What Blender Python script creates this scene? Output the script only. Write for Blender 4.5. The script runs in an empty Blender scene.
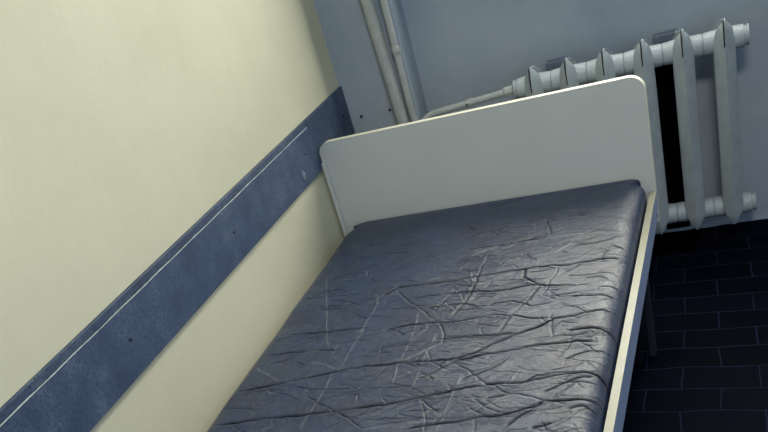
import bpy, bmesh, math, random
import numpy as np
from mathutils import Vector, Matrix
random.seed(4)
C = bpy.context.scene.collection
sc = bpy.context.scene

# ---------------------------------------------------------------- helpers
def link_mesh(name, bm, mat, parent=None, smooth=False):
    me = bpy.data.meshes.new(name)
    bmesh.ops.recalc_face_normals(bm, faces=bm.faces)
    bm.to_mesh(me); bm.free()
    o = bpy.data.objects.new(name, me); C.objects.link(o)
    if mat: me.materials.append(mat)
    if smooth:
        for p in me.polygons: p.use_smooth = True
        if smooth is not True:
            me.set_sharp_from_angle(angle=math.radians(35 if smooth == 'angle' else smooth))
    if parent: o.parent = parent
    return o
def thing(name, label, cat, loc=(0, 0, 0), rz=0, group=None):
    o = bpy.data.objects.new(name, None); C.objects.link(o)
    o.empty_display_size = .05
    o.location = loc; o.rotation_euler = (0, 0, rz)
    return tag(o, label, cat, group)
def tag(o, label, cat, group=None):
    o['label'] = label; o['category'] = cat
    if group: o['group'] = group
    return o
def struct(o):
    o['kind'] = 'structure'; return o
def box(bm, lo, hi, bev=0, seg=2):
    b2 = bmesh.new()
    bmesh.ops.create_cube(b2, size=1)
    for v in b2.verts:
        v.co = Vector([lo[i] + (v.co[i] + .5) * (hi[i] - lo[i]) for i in range(3)])
    if bev:
        bmesh.ops.bevel(b2, geom=b2.edges[:], offset=bev, segments=seg, affect='EDGES', profile=.5)
    merge(bm, b2)
def merge(bm, b2):
    m = {}
    for v in b2.verts: m[v] = bm.verts.new(v.co)
    for f in b2.faces:
        try: bm.faces.new([m[v] for v in f.verts])
        except ValueError: pass
    b2.free()
def prism(bm, poly, axis, a, b, bev=0):
    """poly: 2-D outline, extruded along axis (0,1,2) from a to b"""
    def P(u, v, w):
        return {0: (w, u, v), 1: (u, w, v), 2: (u, v, w)}[axis]
    b2 = bmesh.new()
    A = [b2.verts.new(P(u, v, a)) for u, v in poly]
    B = [b2.verts.new(P(u, v, b)) for u, v in poly]
    n = len(poly)
    b2.faces.new(A); b2.faces.new(B)
    for i in range(n): b2.faces.new([A[i], A[(i+1) % n], B[(i+1) % n], B[i]])
    if bev:
        es = [e for e in b2.edges if (e.verts[0] in A) == (e.verts[1] in A)]
        bmesh.ops.bevel(b2, geom=es, offset=bev, segments=2, affect='EDGES', profile=.5)
    merge(bm, b2)
def tube(bm, pts, r, n=16):
    """round tube along points; r: number or list"""
    pts = [Vector(p) for p in pts]
    rs = r if isinstance(r, (list, tuple)) else [r] * len(pts)
    t0 = (pts[1] - pts[0]).normalized()
    u = t0.orthogonal().normalized()
    rings = []
    for i, p in enumerate(pts):
        a = pts[max(i-1, 0)]; b = pts[min(i+1, len(pts)-1)]
        t = (b - a).normalized()
        u = (u - t * u.dot(t)).normalized(); w = t.cross(u)
        rings.append([bm.verts.new(p + (u * math.cos(k*2*math.pi/n) + w * math.sin(k*2*math.pi/n)) * rs[i]) for k in range(n)])
    for A, B in zip(rings, rings[1:]):
        for k in range(n): bm.faces.new([A[k], A[(k+1) % n], B[(k+1) % n], B[k]])
    bm.faces.new(rings[0][::-1]); bm.faces.new(rings[-1])

# ---------------------------------------------------------------- materials
class N:
    """small wrapper round a node tree"""
    def __init__(s, name):
        s.m = bpy.data.materials.new(name); s.m.use_nodes = True
        s.t = s.m.node_tree; s.b = s.t.nodes['Principled BSDF']
        s.co = s.t.nodes.new('ShaderNodeTexCoord').outputs['Object']
    def add(s, kind, **kw):
        n = s.t.nodes.new(kind)
        for k, v in kw.items():
            if k in n.inputs.keys(): s.set(n.inputs[k], v)
            else: setattr(n, k, v)
        return n
    def set(s, sock, v):
        if isinstance(v, bpy.types.NodeSocket): s.t.links.new(v, sock)
        elif isinstance(v, tuple) and len(v) == 3 and sock.type == 'RGBA': sock.default_value = (*v, 1)
        else: sock.default_value = v
    def P(s, **kw):
        for k, v in kw.items(): s.set(s.b.inputs[k.replace('_', ' ')], v)
    def noise(s, scale, detail=4, rough=.55, stretch=None):
        co = s.co
        if stretch:
            mp = s.add('ShaderNodeMapping', Vector=s.co); mp.inputs['Scale'].default_value = stretch
            co = mp.outputs[0]
        return s.add('ShaderNodeTexNoise', Vector=co, Scale=scale, Detail=detail, Roughness=rough).outputs['Fac']
    def ramp(s, fac, stops):
        r = s.add('ShaderNodeValToRGB', Fac=fac)
        e = r.color_ramp.elements
        while len(e) < len(stops): e.new(.5)
        for q, (p, c) in zip(e, stops): q.position = p; q.color = (*c, 1) if len(c) == 3 else c
        return r.outputs['Color']
    def mix(s, fac, a, b):
        n = s.add('ShaderNodeMix', data_type='RGBA')
        s.set(n.inputs[0], fac); s.set(n.inputs[6], a); s.set(n.inputs[7], b)
        return n.outputs[2]
    def bump(s, h, strength, dist, normal=None):
        n = s.add('ShaderNodeBump', Height=h, Strength=strength, Distance=dist)
        if normal: s.set(n.inputs['Normal'], normal)
        return n.outputs['Normal']
def lin(r, g, b):
    f = lambda c: (c/255/12.92) if c/255 <= .04045 else ((c/255+.055)/1.055)**2.4
    return (f(r), f(g), f(b))
def plain(name, col, rough=.5, var=.12, scale=14, bump=.0, bscale=60, metal=0, spec=.5):
    n = N(name)
    d = tuple(c*(1-var) for c in col); e = tuple(min(1, c*(1+var)) for c in col)
    n.P(Base_Color=n.ramp(n.noise(scale), [(.3, d), (.7, e)]), Roughness=rough, Metallic=metal, Specular_IOR_Level=spec)
    if bump: n.P(Normal=n.bump(n.noise(bscale, 3), bump, .004))
    return n.m

def plaster(name, base, dark, light):
    n = N(name)
    big = n.noise(1.6, 5, .6); fine = n.noise(22, 5, .6)
    c = n.ramp(big, [(.32, dark), (.5, base), (.72, light)])
    chips = n.ramp(n.noise(9, 3, .5, (1, 1.2, 1.1)), [(.71, (0, 0, 0)), (.73, (1, 1, 1))])
    c = n.mix(n.ramp(fine, [(.35, (0, 0, 0)), (.8, (.25, .25, .25))]), c, dark)
    n.P(Base_Color=c, Roughness=.75)
    b = n.bump(n.noise(5, 4, .55), .2, .012)
    b = n.bump(chips, .25, .002, b)
    b = n.bump(n.noise(70, 3, .6), .2, .002, b)
    n.P(Normal=b, Specular_IOR_Level=.25)
    return n.m
# light levels and small fits
LW, LC, LD = 70, 44, 20
LCP = (1.3, -2.0, 2.63)
EXPO = 0.0
GX = 1.0
SPEC = .85
# materials of the place ---------------------------------------------------
M_wall = plaster('cream_plaster', lin(190, 189, 166), lin(182, 181, 158), lin(196, 195, 172))
M_back = plaster('grey_plaster', lin(144, 155, 166), lin(128, 140, 155), lin(153, 161, 168))
M_ceil = plain('ceiling_white', lin(205, 214, 225), .8, .03)
M_wall2 = plaster('cool_plaster', lin(130, 146, 172), lin(124, 140, 166), lin(136, 152, 178))
M_lam = plain('grey_laminate', lin(184, 190, 188), .42, .03, 5)
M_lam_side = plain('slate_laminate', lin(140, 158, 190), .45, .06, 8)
M_edge = plain('cream_edge_band', lin(205, 204, 186), .4, .06, 30)
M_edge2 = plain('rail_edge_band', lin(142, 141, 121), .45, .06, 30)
M_paint = plain('radiator_paint', lin(152, 162, 166), .5, .10, 26, .35, 120)
M_pipe = plain('pipe_paint', lin(152, 158, 156), .5, .08, 30, .25, 90)
M_rust = plain('dark_rust', lin(20, 20, 26), .8, .3, 60)
M_black = plain('black_patch', lin(4, 4, 8), .95, .3, 30, spec=0)
M_steel = plain('bracket_steel', lin(92, 104, 122), .5, .15, 30)
M_screw = plain('screw_metal', lin(25, 29, 42), .5, .2, 60)
M_chip = plain('pale_putty', lin(112, 124, 138), .6, .2, 80)
M_frame = plain('window_frame_paint', lin(232, 232, 220), .45, .03)

def board_material(name, k):
    n = N(name)
    c = n.ramp(n.noise(11, 6, .65), [(.30, lin(42*k, 57*k, 82*k)), (.55, lin(60*k, 77*k, 100*k)), (.78, lin(84*k, 99*k, 116*k))])
    sp = n.ramp(n.noise(160, 2, .5), [(.32, (0, 0, 0)), (.5, (1, 1, 1))])
    c = n.mix(sp, lin(38*k, 50*k, 84*k), c)
    n.P(Base_Color=c, Roughness=.55, Normal=n.bump(n.noise(90, 4, .6), .25, .002))
    return n.m
M_board = board_material('blue_board', 1.0)
M_board2 = board_material('darker_blue_board', .93)
M_scratch = plain('pale_worn_paint', lin(165, 172, 170), .6, .25, 70)

def floor_material():
    n = N('dark_brick_floor')
    mp = n.add('ShaderNodeMapping', Vector=n.co)
    mp.inputs['Location'].default_value = (FX, FY, 0)
    warp = n.add('ShaderNodeTexNoise', Vector=n.co, Scale=5.0, Detail=2.0)
    off = n.add('ShaderNodeVectorMath', operation='MULTIPLY_ADD')
    n.set(off.inputs[0], warp.outputs['Color']); off.inputs[1].default_value = (.026, .026, 0)
    n.set(off.inputs[2], mp.outputs[0])
    br = n.add('ShaderNodeTexBrick', Vector=off.outputs[0], offset=.5, offset_frequency=2, squash=1.0)
    br.inputs['Scale'].default_value = 1
    br.inputs['Mortar Size'].default_value = .0022
    br.inputs['Mortar Smooth'].default_value = .5
    br.inputs['Brick Width'].default_value = .172
    br.inputs['Row Height'].default_value = .0891
    br.inputs['Color1'].default_value = (*lin(2, 4, 13), 1)
    br.inputs['Color2'].default_value = (*lin(6, 9, 22), 1)
    br.inputs['Mortar'].default_value = (*lin(26, 34, 52), 1)
    c = n.mix(n.ramp(n.noise(16, 5, .65), [(.35, (0, 0, 0)), (.75, (.7, .7, .7))]), br.outputs['Color'], lin(5, 6, 12))
    b = n.bump(br.outputs['Fac'], .5, .003); b.node.invert = True
    b = n.bump(n.noise(28, 4, .6), .3, .004, b)
    n.P(Base_Color=c, Roughness=.62, Normal=b, Specular_IOR_Level=.015)
    return n.m
FX, FY = -.993+.086, .2215
M_floor = floor_material()

def vinyl_material():
    n = N('creased_blue_vinyl')
    at = lambda k: n.add('ShaderNodeAttribute', attribute_name=k).outputs['Fac']
    shade, worn = at('crease_shade'), at('worn_fold')
    c = n.ramp(n.noise(9, 6, .65), [(.3, lin(8, 29, 60)), (.7, lin(20, 45, 78))])
    sc_ = n.ramp(n.noise(70, 5, .7), [(.48, (0, 0, 0)), (.75, (.45, .45, .45))])
    c = n.mix(sc_, c, lin(84, 94, 110))
    c = n.mix(n.ramp(worn, [(0, (0, 0, 0)), (1, (.5, .5, .5))]), c, lin(150, 156, 150))
    c = n.mix(shade, c, lin(8, 10, 18))  # shade of the folds painted in as dark crack lines
    v = n.add('ShaderNodeTexVoronoi', feature='DISTANCE_TO_EDGE')
    mp = n.add('ShaderNodeMapping', Vector=n.co); mp.inputs['Scale'].default_value = (.55, 1.25, 1); mp.inputs['Rotation'].default_value = (0, 0, -.2)
    wv = n.add('ShaderNodeVectorMath', operation='MULTIPLY_ADD')
    wn = n.add('ShaderNodeTexNoise', Vector=n.co, Scale=14.0, Detail=3.0)
    n.set(wv.inputs[0], wn.outputs['Color']); wv.inputs[1].default_value = (.08, .08, 0); n.set(wv.inputs[2], mp.outputs[0])
    n.set(v.inputs['Vector'], wv.outputs[0]); v.inputs['Scale'].default_value = 24
    cells = n.ramp(v.outputs['Distance'], [(0, (0, 0, 0)), (.05, (1, 1, 1))])
    b = n.bump(n.noise(30, 6, .7, (.9, 1.2, 1)), .22, .008)
    b = n.bump(cells, .2, .0012, b)
    b = n.bump(n.noise(130, 5, .8), .6, .003, b)
    ro = n.ramp(n.noise(24, 5, .7), [(.3, (.30,)*3), (.7, (.46,)*3)])
    n.P(Base_Color=c, Roughness=ro, Normal=b, Specular_Tint=(1, .96, .78))
    m = n.add('ShaderNodeMath', operation='MULTIPLY_ADD'); n.set(m.inputs[0], shade); m.inputs[1].default_value = -SPEC; m.inputs[2].default_value = SPEC
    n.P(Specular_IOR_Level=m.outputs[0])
    return n.m
M_vinyl = vinyl_material()

# ---------------------------------------------------------------- setting
WY = .055; D1 = .3072
HZ = 2.65; XR = 3.3; YF = -4.2
bm = bmesh.new(); box(bm, (-.12, YF-.1, -.1), (0, .9, HZ+.1))
struct(link_mesh('wall_left', bm, M_wall))
# back wall: pier, window niche, second pier  (local x along wall, y into wall)
NX0, NX1, ND = .239, 1.95, .118
WX0, WX1, WZ0, WZ1 = .58, 1.62, .93, 2.25
bm = bmesh.new()
box(bm, (-.06, 0, -.1), (NX0, .45, HZ+.1), .006)
box(bm, (NX1, 0, -.1), (XR+.3, .45, HZ+.1), .006)
box(bm, (NX0-.01, ND, -.1), (NX1+.01, .45, WZ0))
box(bm, (NX0-.01, ND, WZ1), (NX1+.01, .45, HZ+.1))
box(bm, (NX0-.01, ND, WZ0), (WX0, .45, WZ1))
box(bm, (WX1, ND, WZ0), (NX1+.01, .45, WZ1))
wb = link_mesh('wall_back', bm, M_back); wb.location = (0, D1, 0); wb.rotation_euler.z = WY; struct(wb)
def W(x, y, z):            # a point given in the back wall's own frame
    return Vector((x*math.cos(WY) - y*math.sin(WY), D1 + x*math.sin(WY) + y*math.cos(WY), z))
# window above the radiator
bm = bmesh.new()
for lo, hi in (((WX0, .25, WZ0), (WX1, .30, WZ0+.06)), ((WX0, .25, WZ1-.06), (WX1, .30, WZ1)),
               ((WX0, .25, WZ0+.06), (WX0+.06, .30, WZ1-.06)), ((WX1-.06, .25, WZ0+.06), (WX1, .30, WZ1-.06)),
               (((WX0+WX1)/2-.035, .25, WZ0+.06), ((WX0+WX1)/2+.035, .30, WZ1-.06))):
    box(bm, lo, hi, .004)
w = link_mesh('window_1', bm, M_frame); w.location = (0, D1, 0); w.rotation_euler.z = WY; struct(w)
bm = bmesh.new(); box(bm, (-.1, YF-.1, -.1), (XR+.1, 1.0, 0))
struct(link_mesh('floor', bm, M_floor))
bm = bmesh.new(); box(bm, (-.1, YF-.1, HZ), (XR+.1, 1.0, HZ+.1))
struct(link_mesh('ceiling', bm, M_ceil))
bm = bmesh.new(); box(bm, (XR, YF-.1, -.1), (XR+.12, 1.0, HZ+.1))
struct(link_mesh('wall_right', bm, M_wall2))
bm = bmesh.new(); box(bm, (-.1, YF-.12, -.1), (XR+.1, YF, HZ+.1))
struct(link_mesh('wall_front', bm, M_wall2))
# ragged lip of wall paint where plaster meets floor
bm = bmesh.new()
xs = np.linspace(NX0+.02, NX1-.02, 90)
prev = None
for i, x in enumerate(xs):
    h = .012 + .006*random.random() + .006*math.sin(x*37)
    d = .004 + .006*random.random()
    ring = [bm.verts.new((x, ND+.002, h)), bm.verts.new((x, ND-d*.5, h)), bm.verts.new((x, ND-d, .0005)), bm.verts.new((x, ND+.002, .0005))]
    if prev:
        for k in range(4): bm.faces.new([prev[k], prev[(k+1) % 4], ring[(k+1) % 4], ring[k]])
    else: bm.faces.new(ring)
    prev = ring
bm.faces.new(prev)
o = link_mesh('trim_1', bm, M_back); o.location = (0, D1, 0); o.rotation_euler.z = WY; struct(o)
# invented door frame, put round the added blue fill light
bm = bmesh.new()
for lo, hi in (((2.08, YF-.02, 0), (2.15, YF+.02, 2.12)), ((3.05, YF-.02, 0), (3.12, YF+.02, 2.12)), ((2.15, YF-.02, 2.05), (3.05, YF+.02, 2.12))):
    box(bm, lo, hi, .004)
struct(link_mesh('fill_frame_1', bm, M_frame))
# thin black sheets added to darken wall and floor behind the radiator
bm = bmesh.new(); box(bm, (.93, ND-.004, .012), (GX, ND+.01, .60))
o = link_mesh('dark_patch_wall', bm, M_black); o.location = (0, D1, 0); o.rotation_euler.z = WY; struct(o)
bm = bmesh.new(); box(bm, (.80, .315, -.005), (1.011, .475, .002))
struct(link_mesh('dark_patch_floor', bm, M_black))

# ---------------------------------------------------------------- boards on the left wall
ZT, ZB, ZS = .7668, .6045, .7468
YS = -.022
def screw(parent, y, z, r=.0035, m=None):
    bm = bmesh.new()
    tube(bm, [(.0115, y, z), (.0140, y, z), (.0146, y, z)], [r, r, r*.5], 12)
    link_mesh('screw', bm, m or M_screw, parent)
t = thing('wall_board', 'long blue wall-mounted board with a pale scratched line along its upper edge', 'board', (0, YS, ZB))
bm = bmesh.new(); prism(bm, [(0, ZB-ZB), (.012, 0), (.012, ZS-ZB), (0, ZS-ZB)], 1, YF+.1-YS, -.0015, .0)
link_mesh('panel', bm, M_board, t)
bm = bmesh.new(); box(bm, (0, YF+.1-YS, ZS-ZB), (.010, -.0015, ZT-ZB), .002)
link_mesh('top_strip', bm, M_board2, t)
bm = bmesh.new()                                    # worn pale bead between strip and panel
ys = np.linspace(-.01, -1.9, 150)
tube(bm, [(.0112, y, ZS-ZB + .0004*math.sin(y*40)) for y in ys], [.0012*(.75+.5*random.random())*(1 if y > -1.2 else 1.15) for y in ys], 6)
link_mesh('bead', bm, M_scratch, t)
screw(t, -.097-YS, .687-ZB); screw(t, -.599-YS, .679-ZB); screw(t, -1.096-YS, .681-ZB)
bm = bmesh.new()                                    # chipped putty blob
tube(bm, [(.0118, -.128, .050), (.0128, -.126, .041), (.0136, -.132, .033), (.0128, -.130, .024), (.0118, -.134, .019)], [.002, .006, .0045, .006, .002], 10)
link_mesh('putty', bm, M_chip, t, True)['label'] = 'pale chipped putty spot'
t = thing('wall_board', 'short darker blue wall board in the corner, half behind the headboard', 'board', (0, YS, ZB))
bm = bmesh.new(); box(bm, (0, .0015, 0), (.011, D1-YS-.002, ZT-ZB), .002)
link_mesh('panel', bm, M_board2, t)
screw(t, .246-YS, .683-ZB)

# ---------------------------------------------------------------- bed
BA = -.0314
bed = thing('bed', 'narrow grey laminate bed frame with a rounded headboard and pale rail edge', 'bed', (0, 0, 0), BA)
HH, HX0, HX1 = .6813, .0099, .9403
def rounded(x0, x1, z0, z1, r, n=10):
    pts = [(x0, z0), (x1, z0)]
    for k in range(n+1):
        a = k/n*math.pi/2; pts.append((x1-r+r*math.cos(a), z1-r+r*math.sin(a)))
    for k in range(n+1):
        a = math.pi/2 + k/n*math.pi/2; pts.append((x0+r+r*math.cos(a), z1-r+r*math.sin(a)))
    return [(x, z + (.008*x if z > z1-.1 else 0)) for x, z in pts]      # boards sit a little out of level
def edge_band(name, x0, x1, z0, z1, r, y0, y1, parent):
    """thin cream band capping a rounded board on its sides and top"""
    outer = rounded(x0, x1, z0, z1, r)[1:] + [(x0, z0)]
    inner = rounded(x0+.0012, x1-.0012, z0, z1-.0012, r-.0012)[1:] + [(x0+.0012, z0)]
    bm = bmesh.new(); rows = []
    for (a, b), (c, d) in zip(outer, inner):
        rows.append([bm.verts.new((a, y0, b)), bm.verts.new((a, y1, b)), bm.verts.new((c, y1, d)), bm.verts.new((c, y0, d))])
    for A, B in zip(rows, rows[1:]):
        for k in range(4): bm.faces.new([A[k], A[(k+1) % 4], B[(k+1) % 4], B[k]])
    bm.faces.new(rows[0]); bm.faces.new(rows[-1])
    return link_mesh(name, bm, M_edge, parent)
bm = bmesh.new(); prism(bm, rounded(HX0+.0012, HX1-.0012, .285, HH-.0012, .038), 1, 0, .018)
hb = link_mesh('headboard', bm, M_lam, bed)
edge_band('edge_band', HX0, HX1, .285, HH, .039, -.0006, .0186, hb)['label'] = 'cream edge band of the headboard'
bm = bmesh.new(); box(bm, (HX0+.001, -.014, .365), (HX0+.013, -.0008, HH-.06), .002)
link_mesh('corner_batten', bm, M_lam, bed)
ZR, RW, RH, BL = .3771, .0158, .0667, 1.95
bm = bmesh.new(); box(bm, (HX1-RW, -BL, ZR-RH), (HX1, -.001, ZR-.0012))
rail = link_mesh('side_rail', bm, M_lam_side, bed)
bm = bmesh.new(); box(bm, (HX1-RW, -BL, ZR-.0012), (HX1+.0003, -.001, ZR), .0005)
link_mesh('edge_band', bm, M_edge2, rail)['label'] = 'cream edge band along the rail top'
for z in (ZR-.052,):
    bm = bmesh.new(); tube(bm, [(HX1-.001, -.045, z), (HX1+.0015, -.045, z)], [.004, .0035], 12)
    link_mesh('bolt', bm, M_screw, rail)
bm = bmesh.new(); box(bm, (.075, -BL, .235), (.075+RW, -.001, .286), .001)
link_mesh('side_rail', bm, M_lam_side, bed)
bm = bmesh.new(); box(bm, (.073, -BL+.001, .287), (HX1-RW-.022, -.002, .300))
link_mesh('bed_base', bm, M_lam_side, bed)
for x, y, h in ((.915, -.215, .2999), (.915, -1.75, .2999), (.083, -.20, .2345), (.083, -1.75, .2345)):
    bm = bmesh.new(); box(bm, (x-.0075, y-.018, 0), (x+.0075, y+.018, h), .002)
    link_mesh('leg', bm, M_screw, bed)
bm = bmesh.new(); prism(bm, rounded(.07, HX1, .235, .46, .03), 1, -BL-.018, -BL-.0005)
link_mesh('footboard', bm, M_lam, bed)

# ---------------------------------------------------------------- mattress
CR = [[3,80,-921,137,-908,207,-891,250,-876,300,-863,342,-849,384,-843,442,-842],[3,75,-1043,120,-1038,192,-1024,283,-1015,362,-1003,417,-992,484,-979],[1,268,-942,308,-971,363,-1005,408,-1033,450,-1066],[2,83,-773,141,-764,212,-765,286,-765],[2,69,-703,139,-677,220,-681,294,-676,340,-674],[-2,319,-648,321,-716,317,-779,319,-840,307,-873,309,-944,305,-1010,304,-1064],[-1,73,-820,126,-856,176,-889],[1,65,-959,80,-921],[1,224,-906,270,-923,320,-924,381,-925],[1,321,-958,374,-938,418,-927,452,-926],[-1,197,-631,255,-762],[-2,274,-737,278,-796],[1,363,-1065,388,-1041,445,-1009,486,-986],[1,188,-809,213,-819,225,-807],[3,316,-527,357,-490,424,-487,503,-487,558,-479],[1,353,-502,406,-567,450,-609,492,-660],[2,455,-604,505,-603,546,-596,598,-622],[2,408,-549,479,-547,541,-543,583,-545],[3,378,-692,437,-675,499,-676,560,-681,608,-672],[-2,306,-519,316,-570,316,-641,319,-709],[2,110,-678,203,-674,307,-674],[1,153,-566,234,-566],[1,74,-504,148,-497,264,-508],[1,266,-598,314,-635],[1,363,-589,408,-549],[1,231,-391,282,-456],[1,281,-233,369,-239],[1,228,-263,327,-288],[-1,99,-370,212,-662],[2,456,-720,474,-696],[2,505,-322,536,-315],[1,335,-555,380,-547],[-1,442,-614,458,-704],[3,501,-318,537,-316,596,-315,646,-307,683,-304],[2,500,-62,557,-59,612,-48],[-2,709,-354,748,-338,805,-320,879,-312],[2,776,-372,827,-368,876,-349],[3,490,-488,551,-478,618,-470,677,-465,740,-461,769,-467,840,-457,894,-455],[1,659,-387,695,-428],[1,617,-397,659,-387,731,-386],[1,787,-444,828,-386],[2,860,-394,890,-406],[1,563,-517,559,-480,561,-403,563,-364],[1,695,-428,749,-391,769,-412],[1,769,-512,824,-518,856,-516,893,-532],[2,676,-461,677,-504,704,-531],[1,565,-391,616,-393],[1,684,-221,735,-222],[1,816,-175,860,-160],[3,504,-548,566,-548,615,-553,650,-552,683,-541,718,-544,758,-555,799,-561],[1,676,-498,698,-526,718,-544],[2,561,-492,556,-569,545,-619,533,-655],[2,610,-618,626,-607,665,-603,690,-620,715,-641,747,-635,757,-632],[2,719,-553,696,-621,677,-671,662,-740],[2,536,-683,587,-674,631,-665,678,-677,723,-694,761,-699],[3,573,-836,617,-812,667,-770,715,-742,749,-722,772,-704,812,-696,870,-682,904,-691],[2,552,-747,608,-746,664,-750,710,-744],[3,575,-844,640,-819,700,-807,754,-794,798,-790,826,-784,865,-793],[3,803,-748,846,-745,880,-754,900,-774,907,-806],[2,805,-852,836,-829,872,-820,895,-824,907,-841],[2,748,-603,785,-602,811,-598],[3,798,-617,854,-619,887,-628],[1,797,-563,820,-532,847,-530,869,-555],[2,846,-583,876,-581,897,-588],[1,664,-862,690,-838],[1,775,-645,813,-667,836,-690],[1,775,-764,764,-684],[1,831,-789,873,-833],[3,365,-844,413,-840,459,-834,510,-832,567,-832,592,-825],[2,516,-906,555,-872,593,-830],[3,417,-993,471,-985,546,-963,595,-951,643,-936,691,-927,735,-926,759,-925],[1,584,-847,619,-873,653,-910,678,-932,722,-961,751,-967,781,-981,803,-988],[-2,612,-890,610,-945,606,-1014,604,-1067],[3,533,-1067,575,-1052,618,-1043,668,-1031,715,-1027,749,-1014,786,-989],[1,432,-1038,512,-1031,589,-1029,639,-1029],[2,681,-975,722,-965],[2,615,-912,644,-892,675,-868,695,-839],[-2,456,-700,461,-758,458,-832,466,-916],[-2,516,-718,513,-798,514,-865,516,-932],[2,523,-748,592,-748,657,-744,695,-745],[2,740,-928,765,-902,792,-901],[1,384,-770,450,-762,495,-752],[1,323,-721,396,-687,493,-678],[2,730,-1061,768,-1018,787,-993],[1,653,-1004,676,-1020],[1,543,-971,595,-1014],[3,780,-1065,812,-1052],[3,657,-927,698,-928,739,-928,776,-914,813,-904,850,-899,877,-904,893,-921,901,-948],[1,774,-900,812,-898,850,-899],[2,782,-961,817,-936,841,-918,874,-910],[3,786,-986,823,-988,859,-984,894,-982],[3,745,-1016,780,-999,790,-987],[1,803,-976,839,-934],[2,834,-1013,861,-1002,883,-1011],[1,847,-864,871,-883,892,-908]]
def mattress():
    Ltot, Lfine = 1.93, 1.22
    yv = np.concatenate([np.linspace(0, .05, 30)[:-1], np.linspace(.05, Lfine, 860)[:-1], np.linspace(Lfine, Ltot-.04, 30)[:-1], np.linspace(Ltot-.04, Ltot, 10)])
    sv = np.concatenate([np.linspace(0, .055, 26)[:-1], np.linspace(.055, .945, 460)[:-1], np.linspace(.945, 1, 26)])
    S, Yd = np.meshgrid(sv, yv)                    # Yd: distance from headboard
    xl = np.clip(.034 + .034*Yd, 0, .08); xr = .920 + 0*Yd
    X = xl + S*(xr-xl); Y = -.004 - Yd
    # rounded-rectangle plan, distance to edge
    rc = np.where(X > .5, .045, .085)
    dx = np.minimum(X-xl, xr-X); dy = np.minimum(Yd, Ltot-Yd)
    cx = np.maximum(rc-dx, 0); cy = np.maximum(rc-dy, 0)
    corner = (cx > 0) & (cy > 0); rad = np.hypot(cx, cy)
    d = np.where(corner, rc-rad, np.minimum(dx, dy))
    # pull vertices outside a corner arc onto it
    over = corner & (rad > rc)
    k = np.where(over, rc/np.maximum(rad, 1e-6), 1)
    sx = np.where(X-xl < xr-X, 1, -1); sy = np.where(Yd < Ltot-Yd, -1, 1)
    X = X + np.where(over, sx*(cx-cx*k), 0); Y = Y + np.where(over, sy*(cy-cy*k), 0)
    d = np.maximum(d, 0)
    RE = np.where(dy < dx, .016, np.where((X < .3), .055, .045))
    q = np.clip(d/RE, 0, 1)
    top = .410
    Z = top - RE*.85*(1-np.sqrt(np.maximum(1-(1-q)**2, 0)))
    # soft undulation
    rng = np.random.RandomState(3)
    fade = np.clip(d/.03, .12, 1)
    H = np.zeros_like(X); G = np.zeros_like(X); WN = np.zeros_like(X)
    for i in range(30):
        a = rng.normal(0, .3) + math.pi/2; f = rng.uniform(14, 60); ph = rng.uniform(0, 6.28)
        H += (.009/f)*np.sin(f*(X*math.cos(a)+Y*math.sin(a)) + ph + 1.5*np.sin(7*X+i))
    # world -> bed frame for the creases (traced in world mm)
    ca, sa = math.cos(-BA), math.sin(-BA)
    def crease(pts, amp, w, ridge=False, shade=0):
        """a pinched valley with a raised lip along a polyline, or a raised pinch"""
        pts = np.array(pts)
        # refine and jitter
        out = []
        for a, b in zip(pts, pts[1:]):
            n = max(2, int(np.hypot(*(b-a))/.012))
            for t in np.linspace(0, 1, n, endpoint=False): out.append(a+(b-a)*t)
        out.append(pts[-1]); P = np.array(out)
        if len(P) > 2: P[1:-1] += rng.normal(0, .0010, (len(P)-2, 2))
        x0, y0 = P.min(0)-.03; x1, y1 = P.max(0)+.03
        iy = np.where((-.004-yv >= y0) & (-.004-yv <= y1))[0]; 
        if len(iy) == 0: return
        ix = np.where((xl[0].min()+sv*.86 >= x0-.05) & (sv*.86+.058 <= x1+.05))[0]
        if len(ix) == 0: return
        sl = np.s_[iy[0]:iy[-1]+1, ix[0]:ix[-1]+1]
        xx = X[sl]; yy = Y[sl]
        best = np.full(xx.shape, 9.); sg = np.zeros(xx.shape); tt = np.zeros(xx.shape)
        nseg = len(P)-1
        for i, (a, b) in enumerate(zip(P, P[1:])):
            v = b-a; L2 = v@v+1e-12
            t = np.clip(((xx-a[0])*v[0]+(yy-a[1])*v[1])/L2, 0, 1)
            ex = xx-a[0]-t*v[0]; ey = yy-a[1]-t*v[1]; dd = np.hypot(ex, ey)
            m = dd < best; best = np.where(m, dd, best)
            sgn = np.sign(v[0]*ey-v[1]*ex) if v[0] >= 0 else np.sign(-v[0]*ey+v[1]*ex)
            sg = np.where(m, sgn, sg); tt = np.where(m, (i+t)/nseg, tt)
        taper = np.clip(np.minimum(tt, 1-tt)/.10, .25, 1)
        s = best*sg                                # + is the side towards the headboard
        if ridge:
            h = amp*np.exp(-best/w)
        else:
            h = -amp*np.exp(-best/w) + .22*amp*np.exp(-((s+4*w)/(4*w))**2)
        H[sl] += h*taper
        wid = .85 if ridge else (1.0 + 1.0*min(1, amp/.008))
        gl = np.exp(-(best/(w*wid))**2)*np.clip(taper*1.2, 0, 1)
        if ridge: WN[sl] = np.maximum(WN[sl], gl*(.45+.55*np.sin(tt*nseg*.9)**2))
        else: G[sl] = np.maximum(G[sl], gl*shade*np.clip(.8+.35*np.sin(tt*nseg*.5), 0, 1))  # mask for the painted crease shade
    for c in CR:
        k = c[0]; p = np.array(c[1:], float).reshape(-1, 2)/1000
        p = np.stack([p[:, 0]*ca - p[:, 1]*sa, p[:, 0]*sa + p[:, 1]*ca], 1)
        if k < 0: crease(p, {-1: .0004, -2: .0006}[k], .0013, True)
        else: crease(p, {1: .0026, 2: .0048, 3: .0080}[k], {1: .0014, 2: .0018, 3: .0023}[k], False, {1: .55, 2: .85, 3: 1.0}[k])
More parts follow.
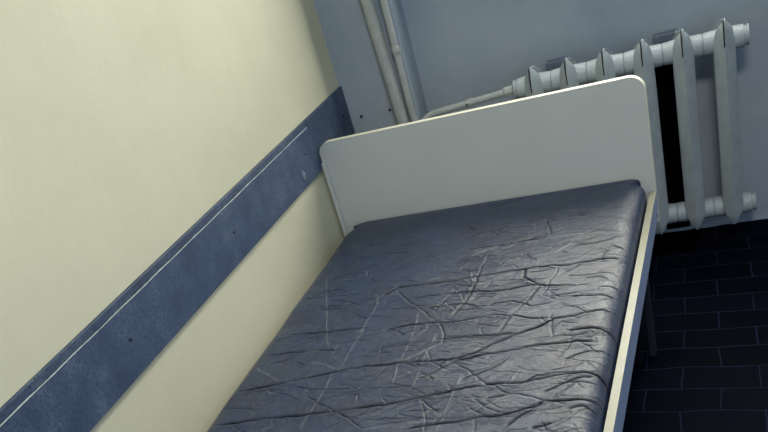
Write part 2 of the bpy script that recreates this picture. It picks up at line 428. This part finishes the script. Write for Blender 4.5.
    for i in range(560):                           # many minor creases, mostly across the bed
        x = rng.uniform(.15, .90) if rng.rand() < .35 else rng.uniform(.5, .92); y = -rng.uniform(.16, 1.18)
        L = rng.uniform(.03, .12); a = rng.normal(.10, .28) if rng.rand() < .82 else rng.uniform(-1.4, 1.4)
        m = rng.normal(0, .008)
        crease([(x-L/2*math.cos(a), y-L/2*math.sin(a)), (x-m*math.sin(a), y+m*math.cos(a)), (x+L/2*math.cos(a), y+L/2*math.sin(a))],
               rng.uniform(.0006, .0022), .0013, rng.rand() < .1, rng.uniform(.2, .8))
    Z = Z + H*fade + .021*(X-.1)*np.exp(-Yd/.30)
    ny, nx = X.shape
    verts = np.stack([X, Y, Z], 2).reshape(-1, 3)
    idx = np.arange(ny*nx).reshape(ny, nx)
    faces = np.stack([idx[:-1, :-1], idx[1:, :-1], idx[1:, 1:], idx[:-1, 1:]], 2).reshape(-1, 4)
    ring = np.concatenate([idx[0, :], idx[1:, -1], idx[-1, -2::-1], idx[-2:0:-1, 0]])
    low = verts[ring].copy(); low[:, 2] = .3005
    n0 = len(verts); nr = len(ring)
    verts = np.concatenate([verts, low])
    a = np.arange(nr); b = (a+1) % nr
    side = np.stack([ring[a], ring[b], n0+b, n0+a], 1)
    me = bpy.data.meshes.new('mattress')
    me.from_pydata(verts.tolist(), [], faces.tolist()+side.tolist()+[list(range(n0+nr-1, n0-1, -1))])
    me.validate(); me.update()
    b2 = bmesh.new(); b2.from_mesh(me); bmesh.ops.recalc_face_normals(b2, faces=b2.faces); b2.to_mesh(me); b2.free()
    for p in me.polygons: p.use_smooth = True
    for nm, A in (('crease_shade', G), ('worn_fold', WN)):
        at = me.attributes.new(nm, 'FLOAT', 'POINT')
        at.data.foreach_set('value', np.concatenate([A.ravel(), np.zeros(nr)]).astype(np.float32))
    me.materials.append(M_vinyl)
    o = bpy.data.objects.new('mattress', me); C.objects.link(o)
    o.rotation_euler.z = BA
    return tag(o, 'dark blue vinyl mattress, shiny and full of creases, on the bed', 'mattress')
mattress()

# ---------------------------------------------------------------- radiator
RX1, RY, RZ, PIT = 1.168, .3171-D1, .6169, .1017
rad = thing('radiator', 'pale ribbed cast-iron radiator on the wall behind the headboard', 'radiator', W(0, RY, 0), WY)
cx = [RX1 - .05 - PIT*k for k in range(6)]
def loft(bm, rings):
    R = [[bm.verts.new(p) for p in r] for r in rings]
    n = len(R[0])
    for A, B in zip(R, R[1:]):
        for k in range(n): bm.faces.new([A[k], A[(k+1) % n], B[(k+1) % n], B[k]])
    bm.faces.new(R[0][::-1]); bm.faces.new(R[-1])
def section_mesh(x, first, last):
    bm = bmesh.new()
    # levels: z, front reach, half width, rear reach
    lev = [(-.540, -.060, .002, -.050), (-.526, -.069, .012, -.01), (-.503, -.072, .025, .045), (-.478, -.072, .027, .068), (-.44, -.072, .027, .07),
           (-.30, -.072, .027, .07), (-.15, -.072, .027, .07), (-.05, -.072, .027, .07), (-.012, -.072, .027, .07), (.014, -.072, .025, .066), (.036, -.070, .021, .05), (.052, -.066, .012, .02), (.067, -.058, .002, -.035)]
    rings = []
    for z, f, h, r in lev:
        m = (f+r)/2; s = (r-f)/.142
        rings.append([(x+a*h+max(z-.03, 0)*.09, m+b*(r-f)/2, RZ+z) for a, b in
                      ((0, -1), (.03, -.99), (.97, -.50), (1, -.42), (.50, -.22), (.42, 0), (.50, .22), (1, .42), (.97, .50), (.03, .99), (0, 1),
                       (-.03, .99), (-.97, .50), (-1, .42), (-.50, .22), (-.42, 0), (-.50, -.22), (-1, -.42), (-.97, -.50), (-.03, -.99))])
    loft(bm, rings)
    for z in (RZ, RZ-.5):
        h = PIT/2-.0003
        tube(bm, [(x-h, 0, z), (x-h+.002, 0, z), (x-.012, 0, z), (x+.012, 0, z), (x+h-.002, 0, z), (x+h, 0, z)], [.029, .0305, .033, .033, .0305, .029], 28)
    return bm
for i, x in enumerate(cx):
    s = link_mesh('section', section_mesh(x, i == 0, i == 5), M_paint, rad, 25)
    bm = bmesh.new()
    prism(bm, [(-.068, RZ-.004), (-.0738, RZ+.002), (-.0738, RZ+.034), (-.0695, RZ+.052), (-.0600, RZ+.067), (-.058, RZ+.063), (-.064, RZ+.045)], 0, x-.0034, x-.0004)
    link_mesh('rust_slit', bm, M_rust, s)
for z in (RZ, RZ-.5):
    for x, sgn in ((cx[0]+PIT/2, 1), (cx[5]-PIT/2, -1)):
        bm = bmesh.new()
        tube(bm, [(x, 0, z), (x+sgn*.006, 0, z), (x+sgn*.0062, 0, z), (x+sgn*.010, 0, z), (x+sgn*.0115, 0, z)], [.026, .026, .029, .029, .026], 24)
        link_mesh('end_plug', bm, M_paint, rad, 'angle')
# wall brackets behind the top tube
for x in ((cx[5]+cx[4])/2+.012, (cx[2]+cx[1])/2+.012):
    b = thing('radiator_bracket', 'blue-grey wall bracket holding the radiator tube, ' + ('near its left end' if x < .8 else 'left of its fifth section'), 'bracket', W(x, ND, RZ), WY, 'radiator brackets')
    bm = bmesh.new(); box(bm, (-.033, -.030, -.012), (.033, .004, .036), .004)
    link_mesh('plate', bm, M_steel, b)
    bm = bmesh.new(); box(bm, (.026, -.050, .030), (.031, -.028, .040), .001)
    link_mesh('hook', bm, M_paint, b)

# ---------------------------------------------------------------- pipes
t = thing('riser_pipe', 'thick pale vertical heating pipe beside the wall corner pier', 'pipe', (.2155, .288, 0))
bm = bmesh.new(); tube(bm, [(0, 0, .001), (-.1, 0, HZ-.001)], .0195, 24)
link_mesh('pipe', bm, M_pipe, t, 'angle')
t = thing('supply_pipe', 'thin pale pipe bending from the wall pier to the radiator', 'pipe', (.226, .296, .606))
pts = [(0, 0, HZ-.607), (0, 0, .30), (0, 0, .05), (.001, 0, .010), (.005, .001, -.010), (.012, .002, -.019), (.021, .004, -.018), (.032, .006, -.011), (.045, .009, -.003), (.062, .013, .003)]
end = W(cx[5]-PIT/2-.010, RY, RZ) - Vector((.226, .296, .606))
p0 = Vector(pts[-1])
for k in range(1, 7): pts.append(p0.lerp(end, k/6))
bm = bmesh.new(); tube(bm, pts, .0112, 18)
link_mesh('pipe', bm, M_pipe, t, 'angle')
bm = bmesh.new(); tube(bm, [(0, 0, .215), (0, 0, .219), (0, 0, .238), (0, 0, .242)], [.0114, .0135, .0135, .0114], 18)
link_mesh('coupling', bm, M_pipe, t, 'angle')
d = (end-p0).normalized()
for f, L, r in ((.46, .012, .0135), (.93, .016, .016)):
    c = p0.lerp(end, f); bm = bmesh.new()
    tube(bm, [c-d*L, c-d*L*.8, c+d*L*.8, c+d*L], [.0114, r, r, .0114], 8 if r > .015 else 18)
    link_mesh('coupling', bm, M_pipe, t, 'angle')
c = p0.lerp(end, .44); bm = bmesh.new(); tube(bm, [c+Vector((0, -.010, 0)), c+Vector((0, -.0165, 0))], .0035, 10)
link_mesh('bolt', bm, M_screw, t)
# nails in the pier
for i, (x, z, lab) in enumerate(((.049, .653, 'small dark nail in the pier, nearer the wall board'), (.150, .652, 'small dark nail in the pier, against the thick pipe'))):
    bm = bmesh.new(); tube(bm, [(0, 0, 0), (0, -.006, 0), (0, -.0065, 0)], [.0028, .0028, .005], 10)
    o = link_mesh('nail', bm, M_screw); o.location = W(x, .001, z); tag(o, lab, 'nail')

# ---------------------------------------------------------------- light
def area(name, loc, rot, sx, sy, power, col):
    l = bpy.data.lights.new(name, 'AREA'); l.shape = 'RECTANGLE'; l.size = sx; l.size_y = sy
    l.energy = power; l.color = col
    o = bpy.data.objects.new(name, l); C.objects.link(o); o.location = loc; o.rotation_euler = rot
    return o
# daylight through the window over the radiator
area('window_daylight', W((WX0+WX1)/2, .31, (WZ0+WZ1)/2), (-math.pi/2, 0, WY), WX1-WX0-.02, WZ1-WZ0-.02, LW, (1, .975, .88))
# unseen ceiling fill, added to brighten the left wall
area('ceiling_fill', LCP, (0, 0, 0), .5, .5, LC, (1, .97, .88))
area('blue_fill', (2.6, YF+.03, 1.05), (math.pi/2, 0, 0), .9, 2.0, LD, (.60, .78, 1))  # added cool fill from behind the camera, no known opening there
w = bpy.data.worlds.new('sky'); sc.world = w; w.use_nodes = True
bg = w.node_tree.nodes['Background']; bg.inputs[0].default_value = (.75, .85, 1, 1); bg.inputs[1].default_value = 1.0

# ---------------------------------------------------------------- camera
R = ((0.8639950148217251, 0.38543983697219003, -0.323957939303945), (-0.05218070234810628, -0.5714015783341375, -0.8190100186076572), (-0.5007891658828746, 0.7245249259701889, -0.4735755937358118))
cam = bpy.data.cameras.new('camera'); co = bpy.data.objects.new('camera', cam); C.objects.link(co)
X, Yc, Zc = Vector(R[0]), -Vector(R[1]), -Vector(R[2])
mw = Matrix((X, Yc, Zc)).transposed().to_4x4(); mw.translation = (1.1018, -2.1738, 1.3119)
co.matrix_world = mw
cam.sensor_fit = 'HORIZONTAL'; cam.sensor_width = 36; cam.lens = 779.8672*36/768
cam.shift_x = (384-284.6795)/768; cam.shift_y = (359.6516-216)/768
cam.clip_start = .02
sc.camera = co
sc.view_settings.view_transform = 'Standard'; sc.view_settings.look = 'None'
sc.view_settings.gamma = 1; sc.view_settings.use_curve_mapping = False
sc.view_settings.exposure = EXPO
sc.cycles.use_denoising = True
